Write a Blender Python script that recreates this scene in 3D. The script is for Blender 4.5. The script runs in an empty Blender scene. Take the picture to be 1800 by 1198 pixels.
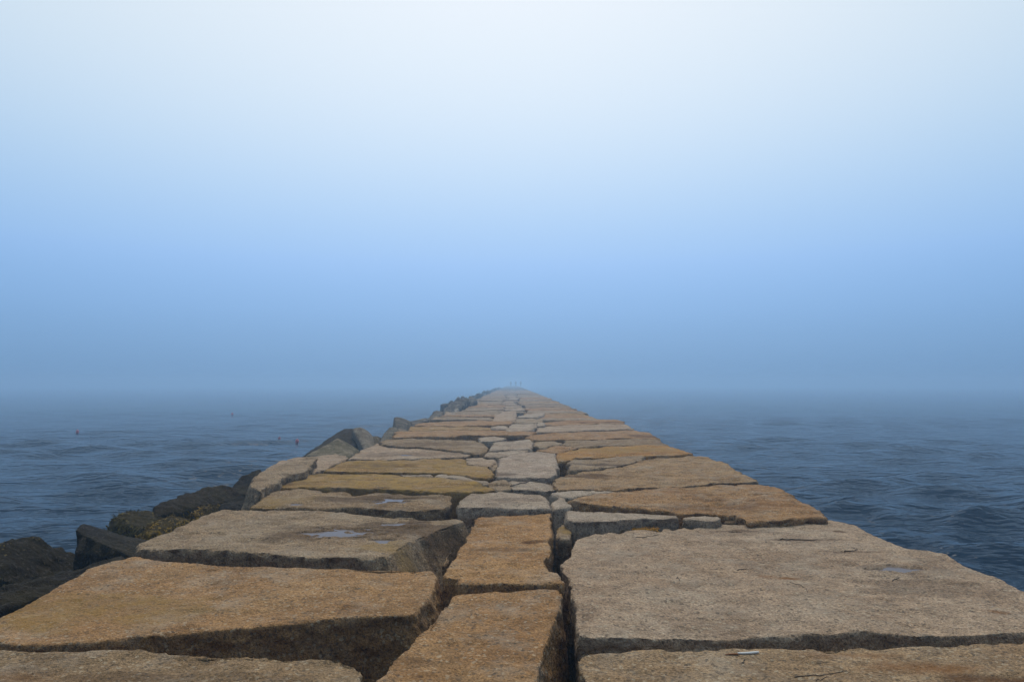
import bpy, bmesh, math, random
import numpy as np
from mathutils import Vector, Matrix

R = math.radians
scene = bpy.context.scene
col = scene.collection

# ------------------------------------------------------------------ camera
CAM_Z = 1.0                      # eye height above the deck (deck top is z = 0)
F = 1200.0                       # focal length in photo pixels (1800 wide)
HORIZON = 674.0
PITCH = math.atan((HORIZON - 599.0) / F)
cam_data = bpy.data.cameras.new('camera')
cam = bpy.data.objects.new('camera', cam_data)
col.objects.link(cam)
cam.location = (0, 0, CAM_Z)
cam.rotation_euler = (math.pi / 2 + PITCH, 0, 0)
cam_data.sensor_width = 36.0
cam_data.lens = F / 1800 * 36
cam_data.clip_start = 0.05
cam_data.clip_end = 5000
scene.camera = cam

# ------------------------------------------------------------------ world, sun, exposure
SUN_EL, SUN_AZ = 52.0, 0.0       # diffuse sun behind the fog, ahead of the camera
world = bpy.data.worlds.new('World')
scene.world = world
world.use_nodes = True
wn, wl = world.node_tree.nodes, world.node_tree.links
wn.clear()
w_out = wn.new('ShaderNodeOutputWorld')
w_bg = wn.new('ShaderNodeBackground')
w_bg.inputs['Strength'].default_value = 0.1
w_sky = wn.new('ShaderNodeTexSky')
w_sky.sky_type = 'NISHITA'
w_sky.sun_disc = False
w_sky.sun_elevation = R(SUN_EL)
w_sky.sun_rotation = R(SUN_AZ)
w_sky.dust_density = 4.0
w_co = wn.new('ShaderNodeTexCoord')
w_sep = wn.new('ShaderNodeSeparateXYZ')
wl.new(w_co.outputs['Generated'], w_sep.inputs[0])
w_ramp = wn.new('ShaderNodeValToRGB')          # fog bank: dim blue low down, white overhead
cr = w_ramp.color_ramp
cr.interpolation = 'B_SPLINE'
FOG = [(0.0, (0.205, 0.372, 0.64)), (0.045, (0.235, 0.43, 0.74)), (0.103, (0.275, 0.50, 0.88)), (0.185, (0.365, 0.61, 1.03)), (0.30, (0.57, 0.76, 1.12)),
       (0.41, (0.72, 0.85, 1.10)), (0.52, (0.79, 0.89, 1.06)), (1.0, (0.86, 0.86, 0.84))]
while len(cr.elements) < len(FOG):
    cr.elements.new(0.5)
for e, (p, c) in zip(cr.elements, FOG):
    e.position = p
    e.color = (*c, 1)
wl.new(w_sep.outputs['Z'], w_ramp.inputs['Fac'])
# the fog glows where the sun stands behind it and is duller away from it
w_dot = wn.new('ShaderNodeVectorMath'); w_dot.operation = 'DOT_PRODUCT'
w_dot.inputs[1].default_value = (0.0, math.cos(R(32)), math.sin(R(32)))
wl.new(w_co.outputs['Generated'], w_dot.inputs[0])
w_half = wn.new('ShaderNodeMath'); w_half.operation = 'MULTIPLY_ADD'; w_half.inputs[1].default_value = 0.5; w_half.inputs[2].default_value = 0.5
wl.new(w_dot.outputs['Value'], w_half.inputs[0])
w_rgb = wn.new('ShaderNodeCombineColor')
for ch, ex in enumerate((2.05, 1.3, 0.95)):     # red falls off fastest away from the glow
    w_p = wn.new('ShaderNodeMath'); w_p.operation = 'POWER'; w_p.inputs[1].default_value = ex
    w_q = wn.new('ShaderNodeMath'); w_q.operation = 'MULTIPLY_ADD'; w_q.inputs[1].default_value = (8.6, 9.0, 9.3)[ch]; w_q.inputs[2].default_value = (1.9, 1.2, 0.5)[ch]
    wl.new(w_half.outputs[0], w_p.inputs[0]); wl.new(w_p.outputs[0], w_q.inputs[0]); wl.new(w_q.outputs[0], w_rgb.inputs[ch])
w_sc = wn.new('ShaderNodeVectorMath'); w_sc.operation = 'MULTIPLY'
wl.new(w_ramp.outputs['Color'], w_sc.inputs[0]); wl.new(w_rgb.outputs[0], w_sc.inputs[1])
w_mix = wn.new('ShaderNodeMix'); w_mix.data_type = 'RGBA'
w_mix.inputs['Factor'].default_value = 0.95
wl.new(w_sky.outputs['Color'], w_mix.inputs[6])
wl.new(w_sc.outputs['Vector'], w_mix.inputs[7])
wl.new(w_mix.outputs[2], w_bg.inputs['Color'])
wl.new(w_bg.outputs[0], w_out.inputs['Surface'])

sun_data = bpy.data.lights.new('sun', 'SUN')
sun_data.energy = 1.9
sun_data.angle = R(25)
sun_data.color = (1.0, 0.90, 0.76)
sun = bpy.data.objects.new('sun', sun_data)
col.objects.link(sun)
sd = Vector((math.sin(R(SUN_AZ)) * math.cos(R(SUN_EL)), math.cos(R(SUN_AZ)) * math.cos(R(SUN_EL)), math.sin(R(SUN_EL))))
sun.rotation_euler = sd.to_track_quat('Z', 'Y').to_euler()
sun.location = (0, 0, 2.5)

scene.view_settings.view_transform = 'Standard'
scene.view_settings.look = 'None'
scene.view_settings.exposure = 0.0
scene.view_settings.gamma = 1.0
scene.render.engine = 'CYCLES'
scene.cycles.use_denoising = True
scene.cycles.volume_bounces = 1
scene.cycles.max_bounces = 6

WATER_Z = -1.6
rng = np.random.default_rng(7)
random.seed(7)

# ------------------------------------------------------------------ pixel of the photograph -> point in the place
FWD = np.array((0, math.cos(PITCH), math.sin(PITCH)))
UP = np.array((0, -math.sin(PITCH), math.cos(PITCH)))
def ray(px, py):
    return np.array((1.0, 0, 0)) * ((px - 900) / F) + FWD + UP * ((599 - py) / F)
def on_plane(px, py, z=0.0):
    d = ray(px, py)
    return np.array((0, 0, CAM_Z)) + d * ((z - CAM_Z) / d[2])
def at_depth(px, py, Y):
    d = ray(px, py)
    return np.array((0, 0, CAM_Z)) + d * (Y / d[1])

# ------------------------------------------------------------------ numpy gradient noise
_perm = rng.permutation(256)
_perm = np.concatenate([_perm, _perm, _perm])
_g = rng.normal(size=(256, 3)); _g /= np.linalg.norm(_g, axis=1)[:, None]
def perlin(p):
    p = np.asarray(p, dtype=np.float64)
    i = np.floor(p).astype(np.int64); f = p - i; i &= 255
    u = f * f * f * (f * (f * 6 - 15) + 10)
    r = np.zeros(len(p))
    for dx in (0, 1):
        for dy in (0, 1):
            for dz in (0, 1):
                h = _perm[_perm[_perm[i[:, 0] + dx] + i[:, 1] + dy] + i[:, 2] + dz]
                g = _g[h]
                d = g[:, 0] * (f[:, 0] - dx) + g[:, 1] * (f[:, 1] - dy) + g[:, 2] * (f[:, 2] - dz)
                w = (u[:, 0] if dx else 1 - u[:, 0]) * (u[:, 1] if dy else 1 - u[:, 1]) * (u[:, 2] if dz else 1 - u[:, 2])
                r += w * d
    return r * 1.5
def fbm(p, n=4):
    a, s, t = 1.0, 0.0, 0
    for k in range(n):
        t = t + a * perlin(p * (2.03 ** k) + 17.3 * k); s += a; a *= 0.5
    return t / s * 1.5
def sstep(a, b, x):
    t = np.clip((x - a) / (b - a), 0, 1)
    return t * t * (3 - 2 * t)

# ------------------------------------------------------------------ materials
def node(nt, kind, **kw):
    n = nt.nodes.new(kind)
    for k, v in kw.items():
        if k in ('operation', 'data_type', 'blend_type', 'attribute_name', 'feature', 'interpolation_type', 'noise_dimensions', 'attribute_type'):
            setattr(n, k, v)
        else:
            n.inputs[k.replace('_', ' ')].default_value = v
    return n
def new_mat(name, rough=0.9, color=None):
    m = bpy.data.materials.new(name); m.use_nodes = True
    b = m.node_tree.nodes['Principled BSDF']
    b.inputs['Roughness'].default_value = rough
    if color: b.inputs['Base Color'].default_value = (*color, 1)
    return m, m.node_tree, b
def mapr(nt, src, a, b, c, d, smooth=False):
    n = node(nt, 'ShaderNodeMapRange')
    if smooth: n.interpolation_type = 'SMOOTHSTEP'
    for k, v in zip(('From Min', 'From Max', 'To Min', 'To Max'), (a, b, c, d)): n.inputs[k].default_value = v
    nt.links.new(src, n.inputs['Value'])
    return n.outputs['Result']
def mixc(nt, fac, a, b, blend='MIX'):
    n = node(nt, 'ShaderNodeMix', data_type='RGBA', blend_type=blend)
    for s, i in ((fac, 0), (a, 6), (b, 7)):
        if isinstance(s, (int, float)): n.inputs[i].default_value = s
        elif isinstance(s, tuple): n.inputs[i].default_value = (*s, 1)
        else: nt.links.new(s, n.inputs[i])
    return n.outputs[2]
def noise(nt, vec, scale, detail=3, rough=0.55):
    n = node(nt, 'ShaderNodeTexNoise', Scale=scale, Detail=detail, Roughness=rough)
    nt.links.new(vec, n.inputs['Vector'])
    return n.outputs['Fac']

def granite_material(name, wet=False):
    m, nt, b = new_mat(name, 0.88)
    L = nt.links
    info = node(nt, 'ShaderNodeObjectInfo')
    tc = node(nt, 'ShaderNodeTexCoord')
    off = node(nt, 'ShaderNodeVectorMath', operation='SCALE'); off.inputs[0].default_value = (37, 53, 71)
    L.new(info.outputs['Random'], off.inputs['Scale'])
    add = node(nt, 'ShaderNodeVectorMath', operation='ADD')
    L.new(tc.outputs['Object'], add.inputs[0]); L.new(off.outputs[0], add.inputs[1])
    v = add.outputs[0]
    big = noise(nt, v, 1.3, 5, 0.65)
    mid = noise(nt, v, 9.0, 5, 0.65)
    grain = noise(nt, v, 105.0, 2, 0.7)
    c = info.outputs['Color']
    c = mixc(nt, mapr(nt, big, 0.35, 0.65, 0.0, 0.34), c, (0.26, 0.15, 0.06), 'SOFT_LIGHT')
    c = mixc(nt, 1.0, c, mapr_rgb(nt, mid, 0.3, 0.7, 0.70, 1.24), 'MULTIPLY')
    c = mixc(nt, 1.0, c, mapr_rgb(nt, grain, 0.3, 0.7, 0.50, 1.48), 'MULTIPLY')
    w1 = noise(nt, v, 2.3, 7, 0.68)
    w2 = noise(nt, v, 3.7, 6, 0.7)
    c = mixc(nt, mapr(nt, w1, 0.48, 0.70, 0.0, 0.0 if wet else 0.75), c, mixc(nt, 1.0, c, (0.56, 0.50, 0.45), 'MULTIPLY'))
    c = mixc(nt, mapr(nt, w2, 0.50, 0.72, 0.0, 0.0 if wet else 0.65), c, (0.37, 0.31, 0.24))
    if wet: c = mixc(nt, mapr(nt, w1, 0.42, 0.62, 0.0, 0.8), c, (0.030, 0.023, 0.008))
    # feldspar and mica crystals
    vo = node(nt, 'ShaderNodeTexVoronoi', Scale=85.0); L.new(v, vo.inputs['Vector'])
    sep = node(nt, 'ShaderNodeSeparateColor'); L.new(vo.outputs['Color'], sep.inputs[0])
    c = mixc(nt, mapr(nt, sep.outputs[0], 0.90, 0.97, 0.0, 0.0 if wet else 0.38), c, (0.55, 0.48, 0.36))
    c = mixc(nt, mapr(nt, sep.outputs[1], 0.88, 0.97, 0.0, 0.6), c, (0.07, 0.06, 0.05))
    # weather marks with their own outlines, stored on the mesh: rust, dark film, lichen
    at = node(nt, 'ShaderNodeAttribute', attribute_name='marks')
    sm = node(nt, 'ShaderNodeSeparateColor'); L.new(at.outputs['Color'], sm.inputs[0])
    c = mixc(nt, sm.outputs[0], c, (0.20, 0.085, 0.022))
    c = mixc(nt, sm.outputs[1], c, mixc(nt, 1.0, c, (0.32, 0.265, 0.22), 'MULTIPLY'))
    c = mixc(nt, sm.outputs[2], c, mixc(nt, mapr(nt, mid, 0.4, 0.6, 0, 1), (0.36, 0.225, 0.055), (0.20, 0.135, 0.06)))
    # pits and small dark spots
    pit = noise(nt, v, 34.0, 3, 0.6)
    c = mixc(nt, mapr(nt, pit, 0.62, 0.74, 0.0, 0.5), c, (0.11, 0.085, 0.06))
    L.new(c, b.inputs['Base Color'])
    if wet:
        L.new(mapr(nt, mid, 0.3, 0.7, 0.6, 0.9), b.inputs['Roughness'])
    else:
        b.inputs['Roughness'].default_value = 0.92
    b.inputs['Specular IOR Level'].default_value = 0.05 if wet else 0.12
    h1 = node(nt, 'ShaderNodeBump', Strength=1.0, Distance=0.06 if wet else 0.02); L.new(noise(nt, v, 11.0 if wet else 26.0, 5, 0.7), h1.inputs['Height'])
    h2 = node(nt, 'ShaderNodeBump', Strength=1.0, Distance=0.008)
    L.new(grain, h2.inputs['Height']); L.new(h1.outputs[0], h2.inputs['Normal'])
    L.new(h2.outputs[0], b.inputs['Normal'])
    return m
def mapr_rgb(nt, src, a, b, c, d):
    r = mapr(nt, src, a, b, c, d)
    n = node(nt, 'ShaderNodeCombineColor')
    for i in range(3): nt.links.new(r, n.inputs[i])
    return n.outputs[0]

GRANITE = granite_material('granite')
WETROCK = granite_material('wet_rock', True)

def water_material():
    m, nt, b = new_mat('sea_water', 0.12)
    L = nt.links
    b.inputs['Base Color'].default_value = (0.004, 0.019, 0.043, 1)
    b.inputs['Specular IOR Level'].default_value = 0.06
    b.inputs['Specular Tint'].default_value = (0.72, 0.90, 1.0, 1)
    b.inputs['IOR'].default_value = 1.333
    tc = node(nt, 'ShaderNodeTexCoord')
    mp = node(nt, 'ShaderNodeMapping'); mp.inputs['Scale'].default_value = (0.42, 1.0, 1.0)
    mp.inputs['Rotation'].default_value = (0, 0, R(8))
    L.new(tc.outputs['Object'], mp.inputs['Vector'])
    v = mp.outputs[0]
    b1 = node(nt, 'ShaderNodeBump', Strength=1.0, Distance=0.20); L.new(noise(nt, v, 2.3, 3, 0.55), b1.inputs['Height'])
    b2 = node(nt, 'ShaderNodeBump', Strength=1.0, Distance=0.075); L.new(noise(nt, v, 5.0, 2, 0.5), b2.inputs['Height'])
    L.new(b1.outputs[0], b2.inputs['Normal'])
    L.new(b2.outputs[0], b.inputs['Normal'])
    return m
WATER = water_material()
PUDDLE, _, _b = new_mat('puddle_water', 0.12, (0.145, 0.118, 0.108)); _b.inputs['IOR'].default_value = 1.333; _b.inputs['Specular IOR Level'].default_value = 0.07

def plain(name, color, rough=0.8, var=0.25, scale=12.0):
    m, nt, b = new_mat(name, rough)
    tc = node(nt, 'ShaderNodeTexCoord')
    n = noise(nt, tc.outputs['Object'], scale, 3)
    c = mixc(nt, n, tuple(x * (1 - var) for x in color), tuple(min(1, x * (1 + var)) for x in color))
    nt.links.new(c, b.inputs['Base Color'])
    return m

# ------------------------------------------------------------------ object helpers
def tag(o, label=None, cat=None, group=None, kind=None):
    if label: o['label'] = label
    if cat: o['category'] = cat
    if group: o['group'] = group
    if kind: o['kind'] = kind
    return o
def mesh_obj(name, verts, faces, mat, loc=(0, 0, 0), parent=None, smooth=True):
    me = bpy.data.meshes.new(name)
    me.from_pydata([tuple(v) for v in verts], [], [tuple(f) for f in faces])
    me.update()
    o = bpy.data.objects.new(name, me)
    col.objects.link(o)
    o.location = loc
    me.materials.append(mat)
    if smooth: me.polygons.foreach_set('use_smooth', [True] * len(me.polygons))
    o.parent = parent
    return o
def remeshed(me, voxel, smooth_n):
    """voxel-remesh and soften a closed mesh; gives back a fresh mesh"""
    t = bpy.data.objects.new('remesh_source', me)
    col.objects.link(t)
    m = t.modifiers.new('r', 'REMESH'); m.mode = 'VOXEL'; m.voxel_size = voxel; m.use_smooth_shade = True
    if smooth_n:
        s = t.modifiers.new('s', 'SMOOTH'); s.factor = 0.5; s.iterations = smooth_n
    dg = bpy.context.evaluated_depsgraph_get()
    out = bpy.data.meshes.new_from_object(t.evaluated_get(dg))
    bpy.data.objects.remove(t)
    bpy.data.meshes.remove(me)
    return out
def get_co(me):
    a = np.empty(len(me.vertices) * 3); me.vertices.foreach_get('co', a); return a.reshape(-1, 3)
def get_no(me):
    a = np.empty(len(me.vertices) * 3, dtype=np.float32); me.vertex_normals.foreach_get('vector', a); return a.reshape(-1, 3).astype(float)
def set_co(me, co):
    me.vertices.foreach_set('co', co.astype(np.float32).ravel()); me.update()

TAN = (0.345, 0.208, 0.098); BROWN = (0.27, 0.19, 0.110); GREY = (0.39, 0.315, 0.242); PINK = (0.385, 0.290, 0.205)
OCHRE = (0.34, 0.215, 0.085); ORANGE = (0.385, 0.212, 0.065); SAND = (0.315, 0.235, 0.152); DARK = (0.040, 0.032, 0.024)

def stone_world(name, label, cat, P, zt, depth, color, jag=0.014, flare=None, tilt=(0, 0), rough=1.0, marks=(), puddles=(),
                drill=None, group=None, voxel=None, soft=3, mat=None, kind=None, inset=0.010, seed=None):
    """A quarried block: outline P (world xy, any order of turning) at height zt, split-faced sides, worn arrises."""
    P = np.asarray(P, float)[:, :2]
    A = 0.5 * np.sum(P[:, 0] * np.roll(P[:, 1], -1) - np.roll(P[:, 0], -1) * P[:, 1])
    if A < 0: P = P[::-1]
    c = P.mean(0)
    if c[1] > 5.5:
        inset = inset - 0.025; jag = max(jag, 0.026); rough = rough * 1.3
    if c[1] > 11: inset = inset - 0.012
    near = max(1.0, np.linalg.norm(P, axis=1).min())
    voxel = voxel or float(np.clip(near * 0.0034, 0.0095, 0.075))
    step = max(0.05, voxel * 2.5)
    ring = []
    for a, b in zip(P, np.roll(P, -1, axis=0)):
        n = max(1, int(np.linalg.norm(b - a) / step))
        for k in range(n): ring.append(a + (b - a) * k / n)
    ring = np.array(ring)
    tng = np.roll(ring, -1, axis=0) - np.roll(ring, 1, axis=0)
    tng /= np.linalg.norm(tng, axis=1)[:, None] + 1e-9
    nrm = np.stack([tng[:, 1], -tng[:, 0]], 1)
    q = np.column_stack([ring * 3.2, np.full(len(ring), zt * 9 + 1.7)])
    q2 = np.column_stack([ring * 11.0, np.full(len(ring), 5.5)])
    j = fbm(q, 3) * jag * 1.3 + perlin(q2) * jag * 0.9
    ring = ring + nrm * (j - inset)[:, None]
    mid = ring - nrm * 0.012
    low = ring - nrm * 0.03
    if flare:
        for (fx, fy, amt) in flare:
            w = sstep(0.3, 0.9, nrm[:, 0] * fx + nrm[:, 1] * fy) * amt
            mid = mid + nrm * w[:, None]; low = low + nrm * w[:, None]
    n = len(ring)
    H = min(0.34, depth * 0.55)
    vs = [(x - c[0], y - c[1], 0.0) for x, y in ring] + [(x - c[0], y - c[1], -H) for x, y in mid] + [(x - c[0], y - c[1], -depth) for x, y in low]
    fs = [tuple(range(n)), tuple(range(3 * n - 1, 2 * n - 1, -1))]
    for r in range(2):
        for k in range(n):
            k2 = (k + 1) % n
            fs.append((r * n + k, (r + 1) * n + k, (r + 1) * n + k2, r * n + k2))
    me = bpy.data.meshes.new(name)
    me.from_pydata(vs, [], fs); me.update()
    me = remeshed(me, voxel, soft)
    co, no = get_co(me), get_no(me)
    w = co + np.array((c[0], c[1], zt))                        # world position
    sd = w + (seed if seed is not None else 0)
    top = sstep(0.55, 0.9, no[:, 2])
    side = 1 - sstep(0.1, 0.6, np.abs(no[:, 2]))
    edge = sstep(0.05, 0.25, top) * (1 - sstep(0.75, 0.98, top))
    d = fbm(sd * 1.1 + 3.1, 3) * 0.018 * rough + fbm(sd * 6.0, 3) * 0.006 * rough
    d += top * (fbm(sd * 16.0, 3) * 0.0045)
    split = np.abs(fbm(sd * np.array((4.5, 4.5, 7.0)), 4))
    fine = np.abs(fbm(sd * np.array((15.0, 15.0, 19.0)) + 9, 3))
    d += side * (split * -0.040 - fine * 0.020 + 0.012) * rough
    chip = sstep(0.05, 0.5, fbm(sd * 4.5 + 40, 3))
    chip2 = sstep(0.05, 0.45, fbm(sd * 13.0 + 60, 2))
    d -= (0.25 + edge) * chip * 0.022 * rough * (1 - 0.75 * top)
    d -= edge * chip2 * 0.007
    # bedding: shallow lengthwise dips and flakes in the top
    d -= top * sstep(0.15, 0.6, fbm(sd * np.array((2.0, 4.5, 3.0)) + 80, 3)) * 0.012 * rough
    fl = fbm(sd * np.array((4.0, 5.0, 4.0)) + 120, 4)
    d -= top * sstep(0.16, 0.24, fl) * 0.003 * rough
    d -= top * sstep(0.34, 0.40, fl) * 0.004 * rough
    sheets = []
    for (px, py, rx, ry) in puddles:
        s = on_plane(px, py, zt)
        e = np.sqrt(((w[:, 0] - s[0]) / rx) ** 2 + ((w[:, 1] - s[1]) / ry) ** 2)
        fall = (1 - sstep(1.35, 2.2, e)) * top
        nzp = fbm(w * np.array((6.0, 15.0, 1)) + 7, 4) + 0.5 * fbm(w * np.array((17.0, 34.0, 1)) + 3, 3)
        basin = 0.004 - 0.022 * (1 - sstep(0.35, 1.15, e + 1.0 * nzp)) + 0.003 * fbm(w * 14.0, 2)
        d = d * (1 - fall) + fall * basin
        sheets.append((s, rx, ry))
    if drill:
        sp, dp, fx, fy = drill
        fac = sstep(0.5, 0.85, no[:, 0] * fx + no[:, 1] * fy) * (1 - sstep(0.15, 0.28, -co[:, 2]))
        along = (w[:, 0] * -fy + w[:, 1] * fx) / sp
        fr = (along - np.floor(along) - 0.5) * sp
        jit = sstep(-0.4, 0.2, perlin(np.column_stack([np.floor(along) * 1.37 + .5, along * 0, along * 0 + .3])))
        d -= fac * dp * np.exp(-(fr / 0.018) ** 2) * jit
    co = co + no * d[:, None]
    co[:, 2] += tilt[0] * co[:, 0] + tilt[1] * co[:, 1]
    set_co(me, co)
    if marks:
        M = np.zeros((len(co), 4), np.float32); M[:, 3] = 1
        nz = fbm(w * 5.0 + 11, 4)
        nz2 = fbm(w * np.array((2.2, 7.0, 2.0)) + 31, 4)
        for (kind_, px, py, rx, ry, s) in marks:
            if px is None:                                      # spread over the whole block
                v = s * sstep(-0.3, 0.5, nz * 0.6 + nz2 * 0.7 + rx)
            else:
                p0 = on_plane(px, py, zt)
                e = np.sqrt(((w[:, 0] - p0[0]) / rx) ** 2 + ((w[:, 1] - p0[1]) / ry) ** 2)
                if kind_ == 'rust': v = s * sstep(-0.1, 0.9, 1 - e + 0.55 * nz2 + 0.4 * nz)
                else: v = min(1.0, s * 1.25) * sstep(-0.15, 0.35, 1 - e + 0.5 * nz2 + 0.35 * nz)
            ch = {'rust': 0, 'dark': 1, 'lichen': 2}[kind_]
            M[:, ch] = np.maximum(M[:, ch], np.clip(v, 0, 1))
        at = me.attributes.new('marks', 'FLOAT_COLOR', 'POINT')
        at.data.foreach_set('color', M.ravel())
    me.name = name
    o = bpy.data.objects.new(name, me)
    col.objects.link(o)
    o.location = (c[0], c[1], zt)
    o.color = (*color, 1)
    me.materials.clear(); me.materials.append(mat or GRANITE)
    tag(o, label, cat, group, kind)
    return o, sheets

def stone(label, pts, zt=0.0, depth=0.72, color=TAN, name='granite_block', cat='stone slab', **kw):
    P = [on_plane(x, y, zt) for x, y in pts]
    return stone_world(name, label, cat, P, zt, depth, color, **kw)

def rock(label, pts, color=DARK, thick=0.5, down=1.1, voxel=None, rough=1.6, soft=1, name='boulder', cat='boulder', group=None, mat=None, back=None, marks=(), drill=None, lean=0.12):
    """An armour boulder: hull of the visible corners (photo x, y and distance), its back and its buried foot."""
    V = []
    for (x, y, Y) in pts:
        p = at_depth(x, y, Y)
        V.append(p)
        V.append(p + np.array((0.03, thick, -0.10)))
        foot = p.copy(); foot[2] = min(p[2] - 0.2, -down); foot[0] -= lean
        V.append(foot); V.append(foot + np.array((0, thick, 0)))
    return rock_world(label, np.array(V), color, voxel, rough, soft, name, cat, group, mat, marks, drill)

def rock_world(label, V, color, voxel=None, rough=1.0, soft=2, name='boulder', cat='boulder', group=None, mat=None, marks=(), drill=None):
    c = V.mean(0); c[2] = V[:, 2].min()
    bm = bmesh.new()
    for p in V: bm.verts.new(tuple(p - c))
    r = bmesh.ops.convex_hull(bm, input=bm.verts)
    junk = list({g for g in r['geom_interior'] + r['geom_unused'] if isinstance(g, bmesh.types.BMVert)})
    bmesh.ops.delete(bm, geom=junk, context='VERTS')
    me = bpy.data.meshes.new(name); bm.to_mesh(me); bm.free()
    near = max(2.0, V[:, 1].min())
    me = remeshed(me, voxel or float(np.clip(near * 0.0030, 0.014, 0.12)), soft)
    co, no = get_co(me), get_no(me)
    w = co + c
    d = fbm(w * 1.7 + 9, 3) * 0.045 * rough + np.abs(fbm(w * 4.5, 4)) * -0.03 * rough + fbm(w * 14, 3) * 0.005 * rough
    if drill:
        sp, dp, fx, fy = drill
        along = (w[:, 0] * -fy + w[:, 1] * fx) / sp
        fr = (along - np.floor(along) - 0.5) * sp
        fac = sstep(0.3, 0.7, no[:, 0] * fx + no[:, 1] * fy) * sstep(-0.42, -0.30, w[:, 2])
        d -= fac * dp * np.exp(-(fr / 0.026) ** 2)
    set_co(me, co + no * d[:, None])
    if marks:
        M = np.zeros((len(co), 4), np.float32); M[:, 3] = 1
        for (ch, s, th) in marks:
            k = {'rust': 0, 'dark': 1, 'lichen': 2}[ch]
            M[:, k] = np.clip(s * sstep(-0.2, 0.4, fbm(w * 3 + 5, 4) + th), 0, 1)
        at = me.attributes.new('marks', 'FLOAT_COLOR', 'POINT'); at.data.foreach_set('color', M.ravel())
    me.name = name
    o = bpy.data.objects.new(name, me); col.objects.link(o)
    o.location = tuple(c); o.color = (*color, 1)
    me.materials.clear(); me.materials.append(mat or GRANITE)
    tag(o, label, cat, group)
    return o

# ------------------------------------------------------------------ sea
def build_sea():
    rr = np.exp(np.arange(math.log(1.5), math.log(900.0), 0.0125))
    na = 560
    aa = np.linspace(0, 2 * math.pi, na, endpoint=False)
    Rr, Aa = np.meshgrid(rr, aa, indexing='ij')
    x, y = (Rr * np.sin(Aa)).ravel(), (Rr * np.cos(Aa)).ravel()
    r = Rr.ravel()
    z = np.zeros_like(x); dx = np.zeros_like(x); dy = np.zeros_like(x)
    g = np.random.default_rng(3)
    for k in range(90):
        lam = 0.40 * (4.2 / 0.40) ** (g.random() ** 1.1)
        th = R(90 + 10) + g.normal() * 0.38                    # crests run across the view
        a = 0.0070 * lam ** 0.85 * (0.5 + g.random())
        kx, ky = math.cos(th) * 2 * math.pi / lam, math.sin(th) * 2 * math.pi / lam
        ph = kx * x + ky * y + g.random() * 6.28
        fade = 1 - sstep(0.15, 0.4, r * 0.0125 / lam)
        z += a * np.cos(ph) * fade
        dx -= math.cos(th) * a * 0.9 * np.sin(ph) * fade
        dy -= math.sin(th) * a * 0.9 * np.sin(ph) * fade
    env = 0.75 + 0.5 * fbm(np.column_stack([x * 0.06, y * 0.09, x * 0]), 2)
    fade_out = 1 - sstep(700, 880, r)
    v = np.column_stack([x + dx * env * fade_out, y + dy * env * fade_out, z * env * fade_out])
    n0, n1 = len(rr), na
    idx = np.arange(n0 * n1).reshape(n0, n1)
    a = idx[:-1, :]; b = idx[1:, :]
    f = np.stack([a, np.roll(a, -1, 1), np.roll(b, -1, 1), b], -1).reshape(-1, 4)[:, ::-1]
    me = bpy.data.meshes.new('water')
    me.vertices.add(len(v)); me.vertices.foreach_set('co', v.astype(np.float32).ravel())
    me.loops.add(f.size); me.loops.foreach_set('vertex_index', f.astype(np.int32).ravel())
    me.polygons.add(len(f)); me.polygons.foreach_set('loop_start', (np.arange(len(f)) * 4).astype(np.int32))
    me.polygons.foreach_set('use_smooth', np.ones(len(f), bool))
    me.update(calc_edges=True); me.validate()
    # normals must look up
    if me.polygons[0].normal.z < 0: me.flip_normals()
    o = bpy.data.objects.new('water', me); col.objects.link(o)
    o.location = (0, 0, WATER_Z)
    me.materials.append(WATER)
    tag(o, 'open grey blue sea with small wind waves fading into fog', 'water', kind='structure')
build_sea()

# ------------------------------------------------------------------ rubble core under the blocks
def build_core():
    ys = np.concatenate([np.arange(-1.5, 14, 0.09), np.arange(14, 60, 0.3), np.arange(60, 420, 2.0)])
    prof = [(-5.2, -2.75), (-4.6, -2.3), (-4.0, -1.85), (-3.5, -1.45), (-3.0, -1.1), (-2.6, -0.85), (-2.2, -0.68)]
    prof += [(x, -0.62) for x in np.arange(-2.0, 2.21, 0.12)]
    prof += [(2.45, -0.8), (2.7, -1.05), (3.0, -1.3), (3.4, -1.7), (3.9, -2.2), (4.5, -2.75)]
    prof = np.array(prof)
    X = np.tile(prof[:, 0], len(ys)); Z = np.tile(prof[:, 1], len(ys)); Y = np.repeat(ys, len(prof))
    p = np.column_stack([X, Y, Z])
    d = fbm(p * 1.6, 3) * 0.14 + (np.abs(fbm(p * 3.3 + 4, 3))) * -0.16
    p[:, 2] += d; p[:, 0] += fbm(p * 2.0 + 70, 2) * 0.06
    n0, n1 = len(ys), len(prof)
    idx = np.arange(n0 * n1).reshape(n0, n1)
    f = np.stack([idx[:-1, :-1], idx[:-1, 1:], idx[1:, 1:], idx[1:, :-1]], -1).reshape(-1, 4)
    o = mesh_obj('breakwater_core', p, f, WETROCK)
    o.color = (0.06, 0.05, 0.04, 1)
    tag(o, 'dark wet rubble core under the breakwater blocks', 'rubble', kind='structure')
build_core()

# ------------------------------------------------------------------ puddles
def puddle(label, sheet, zoff=-0.005):
    s, rx, ry = sheet
    n = 72
    vs = [(math.cos(t) * rx * 1.3, math.sin(t) * ry * 1.3, 0) for t in np.linspace(0, 2 * math.pi, n, endpoint=False)]
    o = mesh_obj('puddle', vs, [tuple(range(n))], PUDDLE, (s[0], s[1], s[2] + zoff))
    tag(o, label, 'puddle', 'rain puddles on the blocks')

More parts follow.
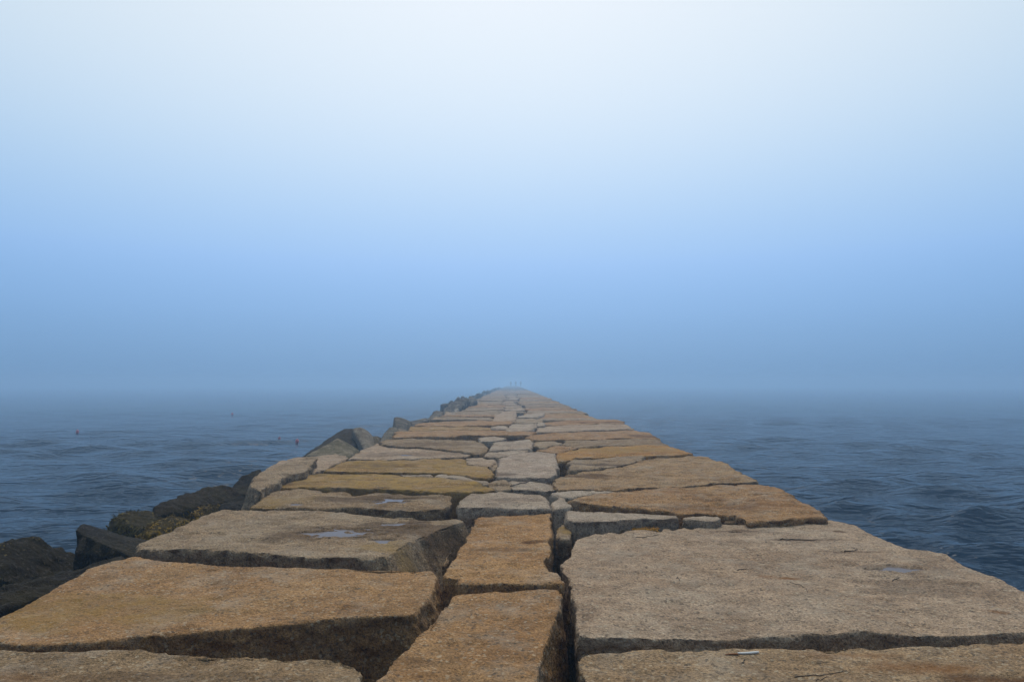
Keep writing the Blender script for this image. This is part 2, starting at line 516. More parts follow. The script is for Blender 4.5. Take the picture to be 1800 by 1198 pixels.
# ------------------------------------------------------------------ the deck, near blocks one by one
# left side
stone('grey brown slab filling the bottom left corner, with a rounded chipped end', [(-290, 1205), (-120, 1152), (0, 1138), (90, 1143), (250, 1142), (300, 1147), (420, 1149),
      (500, 1154), (540, 1153), (600, 1155), (628, 1162), (640, 1180), (641, 1230), (646, 1420), (-560, 1420)], color=BROWN, rough=0.9,
      marks=[('rust', 40, 1190, .25, .10, .35), ('dark', 300, 1190, .5, .05, .25)])
stone('big tan slab with a dark deep front face, second from the bottom left', [(-20, 1092), (40, 1060), (100, 1029), (150, 1003), (190, 990), (235, 979), (290, 985), (350, 990), (480, 995), (610, 997), (700, 998),
      (762, 1000), (772, 1012), (762, 1045), (728, 1080), (700, 1084), (600, 1087), (500, 1099), (400, 1106), (300, 1116), (200, 1128), (90, 1137), (0, 1135), (-40, 1118)],
      color=TAN, flare=[(1, -0.15, 0.09)], rough=0.8, marks=[('dark', 160, 1060, .5, .12, .15), ('lichen', 150, 1070, .6, .3, .3)])
o, sh = stone('grey tan slab holding the widest ragged puddle, with drill marks along its front', [(240, 957), (300, 931), (350, 908), (390, 895), (440, 894), (520, 896), (600, 899), (680, 909), (750, 911), (805, 909), (815, 914), (775, 928),
      (735, 946), (700, 962), (680, 976), (640, 980), (527, 979), (420, 972), (330, 966), (242, 968)], color=SAND, zt=0.02,
      flare=[(0.92, -0.35, 0.20)], drill=(0.16, 0.03, 0, -1), puddles=[(598, 936, 0.27, 0.16), (672, 951, .10, .06), (690, 921, .13, .05)],
      marks=[('dark', 735, 926, .42, .26, .62), ('dark', 600, 936, .5, .26, .45), ('lichen', 700, 960, .35, .12, .35)])
puddle('widest ragged puddle, on the grey tan slab left of centre', sh[0])
puddle('thin sliver of water near the inner corner of the puddled slab', sh[1])
puddle('faint wet film on the dark stained patch of the puddled slab', sh[2])
o, sh = stone('brown slab with a shallow bluish puddle near its right end', [(440, 890), (460, 879), (484, 860), (527, 858), (570, 863), (596, 861), (618, 869), (660, 865), (719, 871), (770, 870), (791, 873), (795, 884),
      (775, 892), (720, 894), (682, 895), (640, 890), (618, 890), (572, 895), (520, 893)], color=BROWN, zt=0.03, puddles=[(690, 879, .20, .13), (521, 886, .075, .05)],
      marks=[('dark', 660, 876, .5, .22, .55), ('lichen', 470, 880, .35, .3, .35)], flare=[(0, -1, .05)])
puddle('shallow bluish puddle on the brown slab, before the ochre slab', sh[0])
puddle('tiny round puddle near the outer end of the brown slab', sh[1])
stone('long low ochre lichen slab with a dark underside seam, left of centre', [(486, 856), (503, 840), (535, 834), (570, 832), (640, 831), (687, 832), (762, 840), (847, 850), (858, 856), (871, 861),
      (847, 864), (794, 864), (722, 860), (676, 858), (580, 856), (508, 855)], color=OCHRE, zt=0.03, marks=[('lichen', None, None, 0.25, 0, .8), ('dark', 520, 850, .45, .12, .5), ('dark', 800, 858, .5, .08, .3)])
stone('short ochre slab behind the long ochre one, with a dark grey patch', [(566, 827), (582, 820), (592, 815), (612, 810), (687, 808), (740, 807), (815, 805), (819, 815), (855, 819), (868, 831), (862, 838),
      (837, 837), (762, 830), (703, 829), (642, 828)], color=OCHRE, zt=0.04, marks=[('lichen', None, None, 0.15, 0, .7), ('dark', 670, 818, .6, .35, .55)])
stone('pale sliver of stone wedged between the two ochre slabs, the shorter one', [(705, 831), (762, 832), (760, 837), (730, 836), (707, 834)], color=GREY, zt=0.035, name='stone_chip', cat='stone', depth=.4)
stone('pale long sliver of stone wedged beside the short ochre slab', [(765, 832), (820, 841), (856, 848), (856, 852), (820, 845), (766, 838)], color=GREY, zt=0.035, name='stone_chip', cat='stone', depth=.4)
stone('flat pale chip lying in the joint before the brown puddled slab', [(692, 906), (700, 903), (727, 904), (734, 908), (731, 911), (692, 911)], color=SAND, zt=-0.02, name='stone_chip', cat='stone', depth=.3)
o, sh = stone('grey brown slab with two glints of water, behind the short ochre slab', [(613, 806), (636, 789), (662, 779), (675, 784), (711, 787), (762, 790), (802, 794), (838, 798), (815, 802), (740, 805), (687, 806)],
      color=PINK, zt=0.02, puddles=[(713, 799, .16, .13)], marks=[('dark', 720, 798, .8, .3, .35)])
puddle('small glinting puddle on the grey brown slab behind the ochre slabs', sh[0])
stone('broad brown slab ending in a blunt point at the centre seam', [(667, 776), (683, 773), (711, 770), (764, 772), (837, 773), (848, 778), (858, 785), (855, 792), (843, 798), (802, 791), (762, 787), (711, 784), (677, 781)],
      color=BROWN, zt=0.05, marks=[('dark', 760, 781, 1.0, .3, .3)])
stone('tan slab with a scalloped shadowed front edge, reaching past the centre', [(692, 768), (700, 758), (720, 757), (760, 756), (820, 755), (870, 756), (941, 759), (930, 765), (880, 764), (820, 763), (760, 766)], color=TAN, zt=0.06, jag=.05)
stone('narrow brown slab directly before the pale lens shaped stone', [(718, 756), (722, 750), (760, 748), (800, 749), (862, 751), (862, 755), (820, 754), (760, 755)], color=OCHRE, zt=0.04, jag=.03)
stone('long tan slab beside the pale lens shaped stone', [(730, 747), (732, 744), (760, 742), (840, 739), (902, 740), (897, 744), (862, 747), (800, 747)], color=TAN, zt=0.05, jag=.03)
stone('pale lens shaped stone lying left of the centre seam', [(864, 750), (874, 747), (890, 748), (896, 752), (892, 755), (875, 754)], color=GREY, zt=0.07, name='granite_block', cat='stone block', depth=.4)
# centre
stone('nearest centre block, large and tan, running out of the bottom', [(792, 1046), (826, 1043), (896, 1038), (950, 1035), (978, 1035), (988, 1042), (988, 1060), (982, 1090), (968, 1128), (956, 1159), (948, 1198), (936, 1420),
      (500, 1420), (640, 1225), (665, 1196), (685, 1170), (713, 1139), (741, 1105), (769, 1074)], color=TAN, zt=0.02, name='granite_block', cat='stone block', rough=0.8, flare=[(1, 0, .04)],
      marks=[('rust', 740, 1190, .18, .08, .3), ('dark', 720, 1165, .1, .04, .3)])
stone('tall tan centre block with a short dark hollow near its right edge', [(838, 907), (882, 905), (970, 903), (971, 925), (968, 959), (963, 994), (966, 1003), (981, 1006), (992, 1018), (989, 1026), (939, 1025), (896, 1023), (826, 1027), (804, 1026),
      (800, 1015), (780, 1014), (777, 1007), (798, 973), (820, 936)], color=(0.375, 0.222, 0.100), zt=0.03, name='granite_block', cat='stone block', rough=0.9,
      marks=[('dark', 938, 951, .09, .04, .7), ('dark', 870, 965, .2, .05, .35), ('rust', 905, 925, .12, .03, .4)])
stone('pale grey block with a tall shaded front, behind the tan centre blocks', [(807, 886), (814, 874), (831, 868), (882, 864), (939, 867), (956, 872), (964, 885), (962, 895), (924, 895), (882, 891), (840, 891), (812, 890)], color=GREY, zt=0.06,
      name='granite_block', cat='stone block', marks=[('dark', 900, 878, .3, .1, .3)])
stone('small pale upright stone squeezed beside the grey centre block', [(968, 880), (986, 873), (1001, 883), (1002, 893), (988, 894), (970, 897)], color=GREY, zt=0.02, rough=.5, jag=.006, inset=.025, name='granite_block', cat='stone block', depth=.5)
stone('narrow standing stone with lichen top in the gap by the big grey slab', [(977, 925), (984, 919), (1006, 922), (1009, 936), (1002, 948), (986, 946), (976, 938)], color=SAND, zt=0.0, name='granite_block', cat='stone block',
      marks=[('lichen', 994, 930, .12, .15, .6)], depth=.6)
stone('small dark stone stuck in the gap left of the tall tan block', [(774, 976), (786, 967), (799, 966), (796, 982), (786, 993), (774, 994)], color=BROWN, zt=-0.05, name='granite_block', cat='stone block', depth=.5, rough=.7)
stone('little knob of stone in the deep gap beside the big grey slab', [(999, 1074), (1003, 1070), (1008, 1074), (1005, 1082), (999, 1084)], color=BROWN, zt=-0.08, name='stone_chip', cat='stone', depth=.5)
stone('tan lump in front of the square grey block', [(861, 851), (880, 845), (894, 851), (898, 861), (880, 863), (868, 860)], color=SAND, zt=0.03, name='granite_block', cat='stone block', depth=.5, rough=1.6)
stone('cracked pale rubble stone lying across the front of the square grey block', [(897, 849), (930, 842), (954, 842), (972, 848), (979, 857), (962, 861), (930, 861), (902, 861)], color=GREY, zt=0.02, name='granite_block', cat='stone block', rough=1.8,
      marks=[('rust', 935, 843, .5, .12, .6), ('dark', 950, 846, .4, .08, .5)])
stone('pale grey wedge pointing right from the centre seam', [(966, 866), (990, 862), (1074, 860), (1081, 864), (1047, 869), (1004, 874), (985, 872)], color=GREY, zt=0.03, name='granite_block', cat='stone block')
stone('square pale grey block with a clean straight right side', [(873, 838), (874, 826), (880, 806), (906, 797), (946, 793), (974, 796), (976, 812), (977, 832), (956, 838), (914, 839)], color=(0.41, 0.33, 0.26), zt=0.06, name='granite_block', cat='stone block', rough=.8,
      marks=[('dark', 882, 834, .18, .12, .6)])
stone('thin pale strip touching the far edge of the square grey block', [(850, 801), (857, 794), (900, 792), (932, 790), (920, 794), (900, 798), (879, 803)], color=GREY, zt=0.05, name='granite_block', cat='stone block')
stone('flat pale block two stones beyond the square grey block', [(860, 791), (868, 776), (930, 772), (936, 775), (935, 788), (900, 790)], color=GREY, zt=0.07, name='granite_block', cat='stone block')
stone('small pale block left of the square grey block', [(820, 804), (848, 803), (872, 804), (870, 813), (860, 818), (821, 815)], color=PINK, zt=0.02, name='granite_block', cat='stone block')
stone('round pale cobble beside the square grey block', [(863, 819), (868, 815), (873, 817), (872, 824), (867, 828), (863, 824)], color=SAND, zt=0.0, name='stone_chip', cat='stone', depth=.4)
stone('pale block with a dark front, left of the seam beyond the pointed slab', [(842, 768), (865, 766), (887, 768), (890, 771), (868, 774), (845, 773)], color=GREY, zt=0.04, name='granite_block', cat='stone block')
stone('grey flat block right of the pale lens shaped stone', [(890, 757), (899, 745), (944, 744), (942, 750), (930, 757)], color=GREY, zt=0.07, name='granite_block', cat='stone block')
stone('squat pinkish block left of the pale slanted notched centre block', [(866, 739), (870, 729), (888, 722), (907, 721), (907, 732), (903, 741)], color=PINK, zt=0.04, name='granite_block', cat='stone block')
stone('small pale cube of granite right of the centre seam', [(944, 748), (946, 742), (956, 742), (957, 747)], color=GREY, zt=0.10, name='granite_block', cat='stone block', depth=.45)
stone('tan centre block just beyond the small pale cube', [(904, 742), (908, 736), (935, 734), (955, 737), (953, 741), (925, 743)], color=SAND, zt=0.05, name='granite_block', cat='stone block')
stone('pale slanted centre block with a notched right end', [(907, 732), (925, 727), (957, 725), (957, 728), (945, 731), (930, 733)], color=GREY, zt=0.07, name='granite_block', cat='stone block', jag=.05)
# right side
o, sh = stone('grey brown slab in the bottom right corner with a broad rust stain', [(1011, 1152), (1030, 1146), (1111, 1140), (1222, 1142), (1333, 1138), (1444, 1137), (1578, 1133), (1711, 1129), (1791, 1125), (1900, 1117), (1990, 1108),
      (2080, 1150), (2200, 1190), (2650, 1420), (1020, 1420), (1016, 1230), (1013, 1185), (1009, 1162)], color=(0.335, 0.24, 0.145), rough=.75,
      marks=[('rust', 1640, 1172, .28, .09, .75), ('rust', 1760, 1192, .3, .06, .7), ('rust', 1500, 1150, .3, .05, .4), ('dark', 1740, 1190, .2, .04, .5)])
o, sh = stone('huge pinkish grey slab on the right with a scalloped back edge', [(1010, 948), (1001, 964), (998, 981), (983, 990), (984, 1004), (995, 1018), (1001, 1050), (1008, 1069), (1005, 1086), (1010, 1116), (1040, 1119), (1089, 1121), (1178, 1121), (1267, 1125),
      (1378, 1121), (1422, 1116), (1502, 1111), (1622, 1117), (1733, 1115), (1796, 1115), (1900, 1104), (1970, 1098), (1900, 1070), (1800, 1036), (1756, 1016), (1702, 996), (1667, 974), (1636, 967), (1596, 964), (1542, 942), (1511, 925), (1489, 918),
      (1449, 912), (1427, 917), (1378, 919), (1329, 917), (1300, 922), (1266, 920), (1244, 926), (1230, 922), (1215, 929), (1201, 926), (1182, 931), (1178, 927), (1161, 927), (1157, 934), (1135, 929), (1110, 930), (1100, 931), (1088, 936), (1073, 933), (1059, 937), (1045, 936), (1032, 940)],
      color=PINK, rough=.7, jag=.012, puddles=[(1580, 1001, .14, .07), (1297, 935, .05, .035)],
      marks=[('rust', 1345, 1012, .075, .05, .55), ('rust', 1385, 1016, .07, .035, .85), ('rust', 1755, 1073, .1, .025, .8), ('dark', 1620, 1030, .32, .16, .32), ('dark', 1290, 932, .16, .07, .5),
             ('dark', 1420, 948, .3, .03, .6), ('dark', 1475, 934, .04, .03, .7), ('dark', 1500, 968, .22, .02, .5), ('dark', 1590, 1000, .3, .12, .2)])
puddle('faint lilac puddle near the outer edge of the huge right slab', sh[0])
puddle('speck of water at the scalloped back edge of the huge right slab', sh[1])
stone('long pale grey block with a sheer drilled front, behind the huge slab', [(989, 906), (992, 897), (1059, 897), (1193, 904), (1192, 911), (1125, 912), (1068, 914), (1010, 919), (990, 913)], color=GREY, zt=0.06, name='granite_block', cat='stone block',
      drill=(0.17, 0.025, 0, -1), flare=[(0, -1, .03)])
stone('short pale grey block butted to the end of the long grey one', [(1197, 909), (1215, 904), (1266, 906), (1268, 910), (1258, 914), (1198, 913)], color=GREY, zt=0.05, name='granite_block', cat='stone block')
stone('dark rounded stone packed at the end of the two grey blocks', [(1270, 909), (1298, 905), (1316, 913), (1310, 919), (1272, 918)], color=BROWN, zt=0.0, name='granite_block', cat='stone block', marks=[('dark', 1290, 913, .3, .3, .5)])
stone('tan slab tapering to a point above the long grey block', [(1003, 881), (1040, 872), (1082, 866), (1136, 860), (1187, 856), (1244, 852), (1289, 849), (1343, 851), (1371, 859), (1386, 866), (1398, 879), (1420, 890), (1442, 904), (1450, 911), (1414, 911),
      (1371, 915), (1329, 915), (1315, 916), (1295, 905), (1261, 901), (1195, 900), (1144, 892), (1073, 887), (1031, 883)], color=TAN, zt=0.04, rough=1.2, marks=[('dark', 1260, 890, .5, .15, .3), ('rust', 1360, 890, .4, .3, .3)])
stone('tan slab with a wet dark hollow, right of the square grey block', [(970, 842), (997, 833), (1059, 826), (1130, 809), (1159, 805), (1215, 801), (1244, 804), (1266, 808), (1286, 819), (1300, 832), (1323, 839), (1333, 846), (1272, 846), (1201, 852),
      (1119, 856), (1082, 861), (1031, 857), (985, 859), (972, 850)], color=(0.34, 0.225, 0.118), zt=0.04, rough=1.2, marks=[('dark', 1035, 836, .3, .2, .6)])
stone('narrow grey tan wedge in front of the orange slab', [(999, 812), (1011, 806), (1045, 805), (1102, 801), (1135, 802), (1127, 808), (1073, 820), (1019, 826), (1003, 827), (1003, 818)], color=SAND, zt=0.05, rough=1.3, marks=[('dark', 1060, 815, .5, .12, .6)])
stone('bright orange stained slab reaching the right edge', [(978, 801), (982, 795), (1018, 788), (1090, 784), (1173, 784), (1199, 790), (1216, 797), (1181, 800), (1135, 800), (1060, 802), (1010, 804), (1000, 808), (980, 808)], color=ORANGE, zt=0.05, rough=1.2,
      marks=[('rust', 1150, 796, .8, .3, .4), ('lichen', 1080, 790, 1., .4, .4)])
stone('small tan block beside the flat pale block of the centre seam', [(939, 783), (941, 776), (972, 774), (987, 777), (985, 780), (952, 786)], color=SAND, zt=0.05, name='granite_block', cat='stone block')
stone('thin tan strip between the orange slab and the square grey block', [(941, 790), (960, 786), (986, 782), (1016, 786), (980, 794), (946, 791)], color=TAN, zt=0.03, name='granite_block', cat='stone block')
stone('grey brown slab lying directly beyond the orange slab', [(990, 780), (995, 774), (1050, 773), (1110, 770), (1158, 772), (1172, 782), (1090, 782), (1018, 786)], color=BROWN, zt=0.04, rough=1.2)
stone('tan slab second beyond the orange slab, with a dark outer notch', [(926, 768), (962, 761), (1040, 757), (1115, 755), (1140, 761), (1155, 768), (1157, 771), (1110, 768), (1047, 771), (994, 772), (940, 771)], color=TAN, zt=0.05, rough=1.2, marks=[('dark', 1130, 766, .4, .3, .5)])
stone('grey slab third beyond the orange slab', [(943, 760), (946, 751), (959, 749), (1000, 747), (1060, 745), (1102, 746), (1113, 753), (1040, 755)], color=PINK, zt=0.05)
stone('rust streaked slab fourth beyond the orange slab', [(955, 747), (957, 742), (1000, 739), (1050, 737), (1088, 737), (1100, 744), (1060, 744), (1000, 746)], color=TAN, zt=0.05, marks=[('rust', 1030, 741, 1.2, .5, .6), ('dark', 1060, 742, .8, .3, .5)])

# ------------------------------------------------------------------ the deck, rows running out into the fog
ORD = ['first', 'second', 'third', 'fourth', 'fifth', 'sixth', 'seventh', 'eighth', 'ninth', 'tenth', 'eleventh', 'twelfth']
MARK = {'left': 'long tan slab beside the pale lens stone', 'centre': 'pale slanted notched centre block', 'right': 'rust streaked slab'}
WORD = {id(TAN): 'tan', id(BROWN): 'brown', id(GREY): 'pale grey', id(PINK): 'pinkish grey', id(OCHRE): 'ochre', id(SAND): 'sandy'}
def seam(y):
    return 0.12 * math.sin(y * 0.31) + 0.06 * math.sin(y * 0.83 + 1)
far_spec = []
def rows(side, y0):
    g = random.Random({'left': 11, 'centre': 22, 'right': 33}[side])
    Y = y0; sl = g.uniform(-.06, .06); k = 0
    while Y < 330:
        dep = g.uniform(0.75, 1.5) if side != 'centre' else g.uniform(0.6, 1.3)
        sl2 = g.uniform(-.16, .16)
        Y2 = Y + dep
        if side == 'left': xa, xb = -2.22 + g.uniform(-.16, .12), -0.42 + seam(Y) + g.uniform(-.1, .1)
        elif side == 'right': xa, xb = 0.42 + seam(Y) + g.uniform(-.1, .1), 2.50 + g.uniform(-.05, .05)
        else: xa, xb = -0.38 + seam(Y) + g.uniform(-.06, .1), 0.38 + seam(Y) + g.uniform(-.1, .06)
        xm = (xa + xb) / 2
        gap = g.uniform(.0, .025)
        bot = lambda x: Y + gap + sl * (x - xm)
        top = lambda x: Y2 + sl2 * (x - xm)
        n = 4
        xs = [xa + (xb - xa) * i / n for i in range(n + 1)]
        cut = g.uniform(0, .06)
        P = [(x, bot(x) + g.uniform(-.02, .03)) for x in xs] + [(x, top(x) + g.uniform(-.03, .02)) for x in xs[::-1]]
        P[0] = (P[0][0] + cut, P[0][1]); P[n] = (P[n][0] - cut * .6, P[n][1] + cut * .3)
        if g.random() < .4: P[n + 1] = (P[n + 1][0] - g.uniform(0, .2), P[n + 1][1])
        pal = [TAN, BROWN, SAND, OCHRE, SAND] if side != 'centre' else [GREY, SAND, PINK, GREY, BROWN]
        far_spec.append((Y, side, k, P, g.uniform(0, .032), g.choices(pal, (3, 3, 4, 1, 3))[0], (g.uniform(-.012, .012), g.uniform(-.018, .022)), g.random()))
        Y, sl = Y2, sl2; k += 1
rows('left', at_depth(0, 0, 1)[1] * 0 + on_plane(900, 739)[1]); rows('centre', on_plane(930, 726)[1]); rows('right', on_plane(1000, 738)[1])
far_spec.sort(key=lambda s: s[0])
N_SINGLE = 230
distant = []
for i, (Y, side, k, P, zt, c, tl, u) in enumerate(far_spec):
    if i < N_SINGLE:
        where = {'left': 'on the left', 'centre': 'in the centre seam', 'right': 'on the right'}[side]
        if k < len(ORD):
            lab = f'{WORD[id(c)]} granite slab, {ORD[k]} beyond the {MARK[side]}'
        else:
            lab = f'fog softened {WORD[id(c)]} slab {where} in the far rows of the deck'
        mk = []
        if u < .3: mk = [('dark', None, None, -.25, 0, .6)]
        elif u < .45: mk = [('rust', None, None, -.35, 0, .5)]
        stone_world('granite_block' if side != 'centre' else 'granite_block', lab, 'stone slab' if side != 'centre' else 'stone block', P, zt, .6, c, jag=.022, tilt=tl, marks=mk,
                    rough=1.3, soft=2, group={'left': 'slabs of the far left rows', 'centre': 'blocks of the far centre seam', 'right': 'slabs of the far right rows'}[side])
    else:
        distant.append((P, zt))
vs, fs = [], []
for P, zt in distant:
    n = len(P); b = len(vs)
    vs += [(x, y, zt) for x, y in P] + [(x, y, -.6) for x, y in P]
    fs.append(tuple(b + i for i in range(n)))
    for i in range(n): fs.append((b + i, b + n + i, b + n + (i + 1) % n, b + (i + 1) % n))
o = mesh_obj('distant_blocks', vs, fs, GRANITE, smooth=False)
o.color = (*BROWN, 1)
tag(o, 'countless fogged granite blocks at the far end of the breakwater', 'stone blocks', kind='stuff')

# ------------------------------------------------------------------ armour boulders down the left flank
GREENISH = (0.020, 0.016, 0.008)
R1 = rock('dark weedy boulder at the left border, peaked', [(-60, 990, 4.0), (-30, 952, 4.35), (14, 947, 4.4), (38, 961, 4.5), (77, 971, 4.6), (102, 982, 4.7), (30, 1020, 4.0), (-20, 1010, 3.9)], color=GREENISH, thick=.3, mat=WETROCK)
rock('low wet dark slab between the big tan slab and the sea', [(-30, 1085, 3.1), (0, 1030, 3.55), (60, 1005, 3.8), (140, 990, 4.05), (215, 978, 4.2), (190, 992, 3.85), (90, 1040, 3.4)], color=(0.015, .013, .011), thick=.2, mat=WETROCK)
rock('black upright stone with a row of drill grooves in its top', [(126, 968, 4.35), (131, 928, 4.5), (144, 918, 4.7), (190, 929, 4.75), (238, 944, 4.8), (262, 950, 4.9), (240, 980, 4.4)], color=(0.019, .018, .016), thick=.22, mat=WETROCK, drill=(0.105, .07, .1, -1), lean=.05, rough=.5, soft=1)
R5 = rock('rounded boulder under olive seaweed behind the grooved stone', [(180, 930, 5.2), (200, 906, 5.4), (216, 899, 5.6), (236, 895, 5.7), (268, 900, 5.8), (275, 912, 5.5), (255, 932, 5.1)], color=(.040, .032, .009), thick=.35, mat=WETROCK)
rock('long smooth brown black boulder with an olive sheen', [(268, 905, 5.75), (274, 891, 6.0), (296, 881, 6.2), (328, 864, 6.6), (358, 857, 6.9), (393, 852, 7.1), (393, 880, 6.7), (330, 895, 6.1)], color=(0.027, .019, .009), thick=.35, mat=WETROCK)
R4 = rock('ledge of rock carpeted with golden seaweed against the deck', [(238, 945, 5.0), (262, 925, 5.2), (300, 905, 5.6), (345, 893, 6.0), (384, 884, 6.5), (392, 893, 6.5), (330, 918, 5.6), (280, 938, 5.1)], color=(.060, .042, .008), thick=.15, mat=WETROCK)
rock('dark angular boulder with a sloping flat top by the brown end stone', [(384, 868, 7.2), (398, 852, 7.5), (440, 829, 8.0), (456, 825, 8.1), (458, 840, 7.9), (438, 870, 7.3)], color=(0.019, .016, .013), thick=.4, mat=WETROCK)
rock('low dark boulder below the sloping flat topped one', [(379, 898, 6.3), (392, 876, 6.7), (412, 871, 6.9), (434, 873, 6.9), (434, 892, 6.4)], color=(0.015, .013, .011), thick=.3, mat=WETROCK)
stone('brown end stone with an upright broken face beside the ochre slabs', [(440, 853), (452, 840), (482, 820), (520, 807), (538, 804), (556, 804), (549, 813), (536, 829), (505, 836), (480, 846), (458, 862)], color=SAND, zt=0.10, depth=.75, rough=1.2,
      name='boulder', cat='boulder', marks=[('dark', None, None, -.25, 0, .4)], flare=[(-1, -.2, .10)])
stone('pinkish tapering slab sloping to the sea beside the short ochre slab', [(462, 830), (480, 816), (491, 808), (511, 801), (534, 800), (587, 797), (604, 800), (612, 807), (592, 817), (563, 829), (520, 836)], color=PINK, zt=-0.02, depth=.7, rough=1.3,
      name='boulder', cat='boulder', tilt=(.05, 0))
rock('greenish pyramid shaped boulder on the left flank', [(536, 800, 10.9), (592, 768, 11.8), (630, 789, 12.0), (613, 803, 10.9), (580, 802, 10.8)], color=(0.125, .108, .060), thick=.22, rough=.3, soft=1)
rock('dark rounded boulder rising behind the pyramid shaped one', [(528, 803, 11.8), (560, 783, 12.6), (590, 761, 13.4), (604, 753, 13.6), (622, 752, 13.6), (636, 780, 12.8)], color=(0.040, .032, .025), thick=.5, rough=.4, soft=1, mat=WETROCK)
rock('pale leaning slab standing beside the pyramid shaped boulder', [(618, 752, 13.1), (632, 749, 13.2), (645, 757, 13.2), (647, 757, 13.2), (655, 784, 12.6), (640, 792, 12.3)], color=(0.21, .185, .15), thick=.25, rough=.35, soft=1, lean=-.05)
rock('olive brown block half hidden behind the pale leaning slab', [(646, 766, 14.2), (668, 766, 14.3), (664, 784, 13.6), (650, 788, 13.5)], color=(0.08, .06, .025), thick=.4, rough=.35, soft=1)
rock('slanted grey green boulder with a flat striped face', [(664, 780, 13.6), (674, 761, 14.4), (684, 750, 15.0), (692, 749, 15.1), (702, 752, 14.9), (684, 772, 13.7)], color=(0.11, .10, .075), thick=.4, rough=.35, soft=1)
rock('tan tilted stone leaning on the slanted grey green boulder', [(684, 773, 13.5), (696, 757, 14.3), (703, 751, 14.8), (716, 756, 14.6), (717, 760, 14.3), (696, 770, 13.6)], color=(0.19, .15, .10), thick=.2, rough=.35, soft=1)
rock('square shouldered dark block standing above the deck edge', [(690, 750, 17.0), (692, 731, 17.6), (704, 733, 17.7), (718, 738, 17.6), (716, 757, 16.6), (700, 756, 16.4)], color=(0.085, .08, .068), thick=.5, rough=.3, soft=1)
rock('dark low boulder right behind the square shouldered block', [(712, 742, 18.4), (728, 740, 18.6), (748, 733, 19.5), (752, 738, 19.0), (732, 749, 17.6), (718, 754, 17.0)], color=(0.075, .068, .058), thick=.5, rough=.4, soft=1)
rock('grey lumpy boulder, first beyond the low dark pair', [(746, 741, 20.0), (757, 727, 21.2), (765, 722, 21.8), (778, 721, 22), (776, 732, 20.6), (756, 744, 18.9)], color=(0.12, .108, .088), thick=.5)
rock('long dark boulder behind the pale tilted plank of stone', [(772, 726, 24), (784, 713, 26), (800, 703, 28), (822, 700, 29.5), (814, 713, 25.5), (795, 726, 22.5)], color=(0.06, .056, .052), thick=.8)
rock('pale tilted plank of stone lying along the deck edge', [(783, 734, 21), (794, 722, 23.5), (808, 709, 27.5), (813, 706, 28.5), (806, 717, 24.5), (796, 731, 21.2)], color=(0.27, .245, .205), thick=.15, rough=.4)
rock('small horn shaped boulder standing up at the far left edge', [(821, 703, 32), (824, 694, 33), (829, 697, 33), (838, 701, 32), (828, 709, 29)], color=(0.10, .09, .075), thick=.5)
g = random.Random(5)
Y = 31.0
while Y < 150:
    s = g.uniform(.5, 1.15)
    base = np.array((-2.72 + g.uniform(-.3, .3), Y, 0))
    hgt = g.uniform(-.12, .30)
    V = []
    for _ in range(14):
        v = np.array((g.gauss(0, 1), g.gauss(0, 1), g.gauss(0, 1))); v /= np.linalg.norm(v)
        V.append(base + v * np.array((s * .55, s * .9, .75)) + np.array((0, 0, hgt - .62)))
    rock_world('grey boulder heaped along the fogged far left edge of the breakwater', np.array(V), tuple(np.array((.10, .09, .075)) * g.uniform(.6, 1.8)), group='boulders along the far left edge', soft=1)
    Y += s * g.uniform(.9, 1.7)
# lower boulders on the seaward slope, partly under the near ones
for (x, y, z, sx, sy, sz) in [(-3.7, 3.6, -1.3, .6, .6, .5), (-3.9, 4.9, -1.35, .6, .8, .55), (-3.75, 6.3, -1.25, .5, .7, .5), (-3.9, 8.0, -1.3, .6, .9, .6), (-3.8, 9.9, -1.3, .6, .8, .5), (-4.0, 12.2, -1.4, .7, 1.0, .6), (-4.0, 15.0, -1.4, .7, 1.0, .6)]:
    V = []
    for _ in range(14):
        v = np.array((g.gauss(0, 1), g.gauss(0, 1), g.gauss(0, 1))); v /= np.linalg.norm(v)
        V.append(np.array((x, y, z)) + v * np.array((sx, sy, sz)))
    rock_world('black wet boulder low on the seaward slope at the waterline', np.array(V), (.03, .028, .024), group='boulders at the waterline', mat=WETROCK, voxel=.05)

# ------------------------------------------------------------------ seaweed
def weed_mat(name, a, b):
    m, nt, bs = new_mat(name, .6); bs.inputs['Specular IOR Level'].default_value = .1
    tc = node(nt, 'ShaderNodeTexCoord')
    nt.links.new(mixc(nt, mapr(nt, noise(nt, tc.outputs['Object'], 6.0, 3), .35, .65, 0, 1), a, b), bs.inputs['Base Color'])
    return m
WEED = weed_mat('seaweed_olive', (.030, .025, .004), (.10, .072, .008))
WEEDG = weed_mat('seaweed_gold', (.050, .036, .005), (.25, .15, .010))
WEEDO = weed_mat('seaweed_orange', (.22, .09, .006), (.36, .18, .010))
def fronds(name, label, mat, pts, nrms, size=.07, seed=1):
    g = np.random.default_rng(seed)
    vs, fs = [], []
    c = pts.mean(0)
    for p, n in zip(pts - c, nrms):
        t = np.cross(n, g.normal(size=3)); t /= np.linalg.norm(t) + 1e-9
        t = t + np.array((-.1, -.35, -.25)); t /= np.linalg.norm(t)
        s = np.cross(n, t); s /= np.linalg.norm(s) + 1e-9
        L = size * g.uniform(.6, 1.5); wd = size * g.uniform(.10, .2); lift = size * g.uniform(.1, .4)
        b = len(vs); K = 5
        for k in range(K):
            u = k / (K - 1)
            q = p + t * L * u + n * (lift * math.sin(u * 2.6) - .01) + s * math.sin(u * 5 + g.uniform(0, 6)) * wd * .8
            w = wd * (1.0 - .6 * abs(u - .4))
            vs += [q - s * w, q + s * w]
        for k in range(K - 1): fs.append((b + 2 * k, b + 2 * k + 1, b + 2 * k + 3, b + 2 * k + 2))
    o = mesh_obj(name, vs, fs, mat, tuple(c), smooth=False)
    tag(o, label, 'seaweed', kind='stuff')
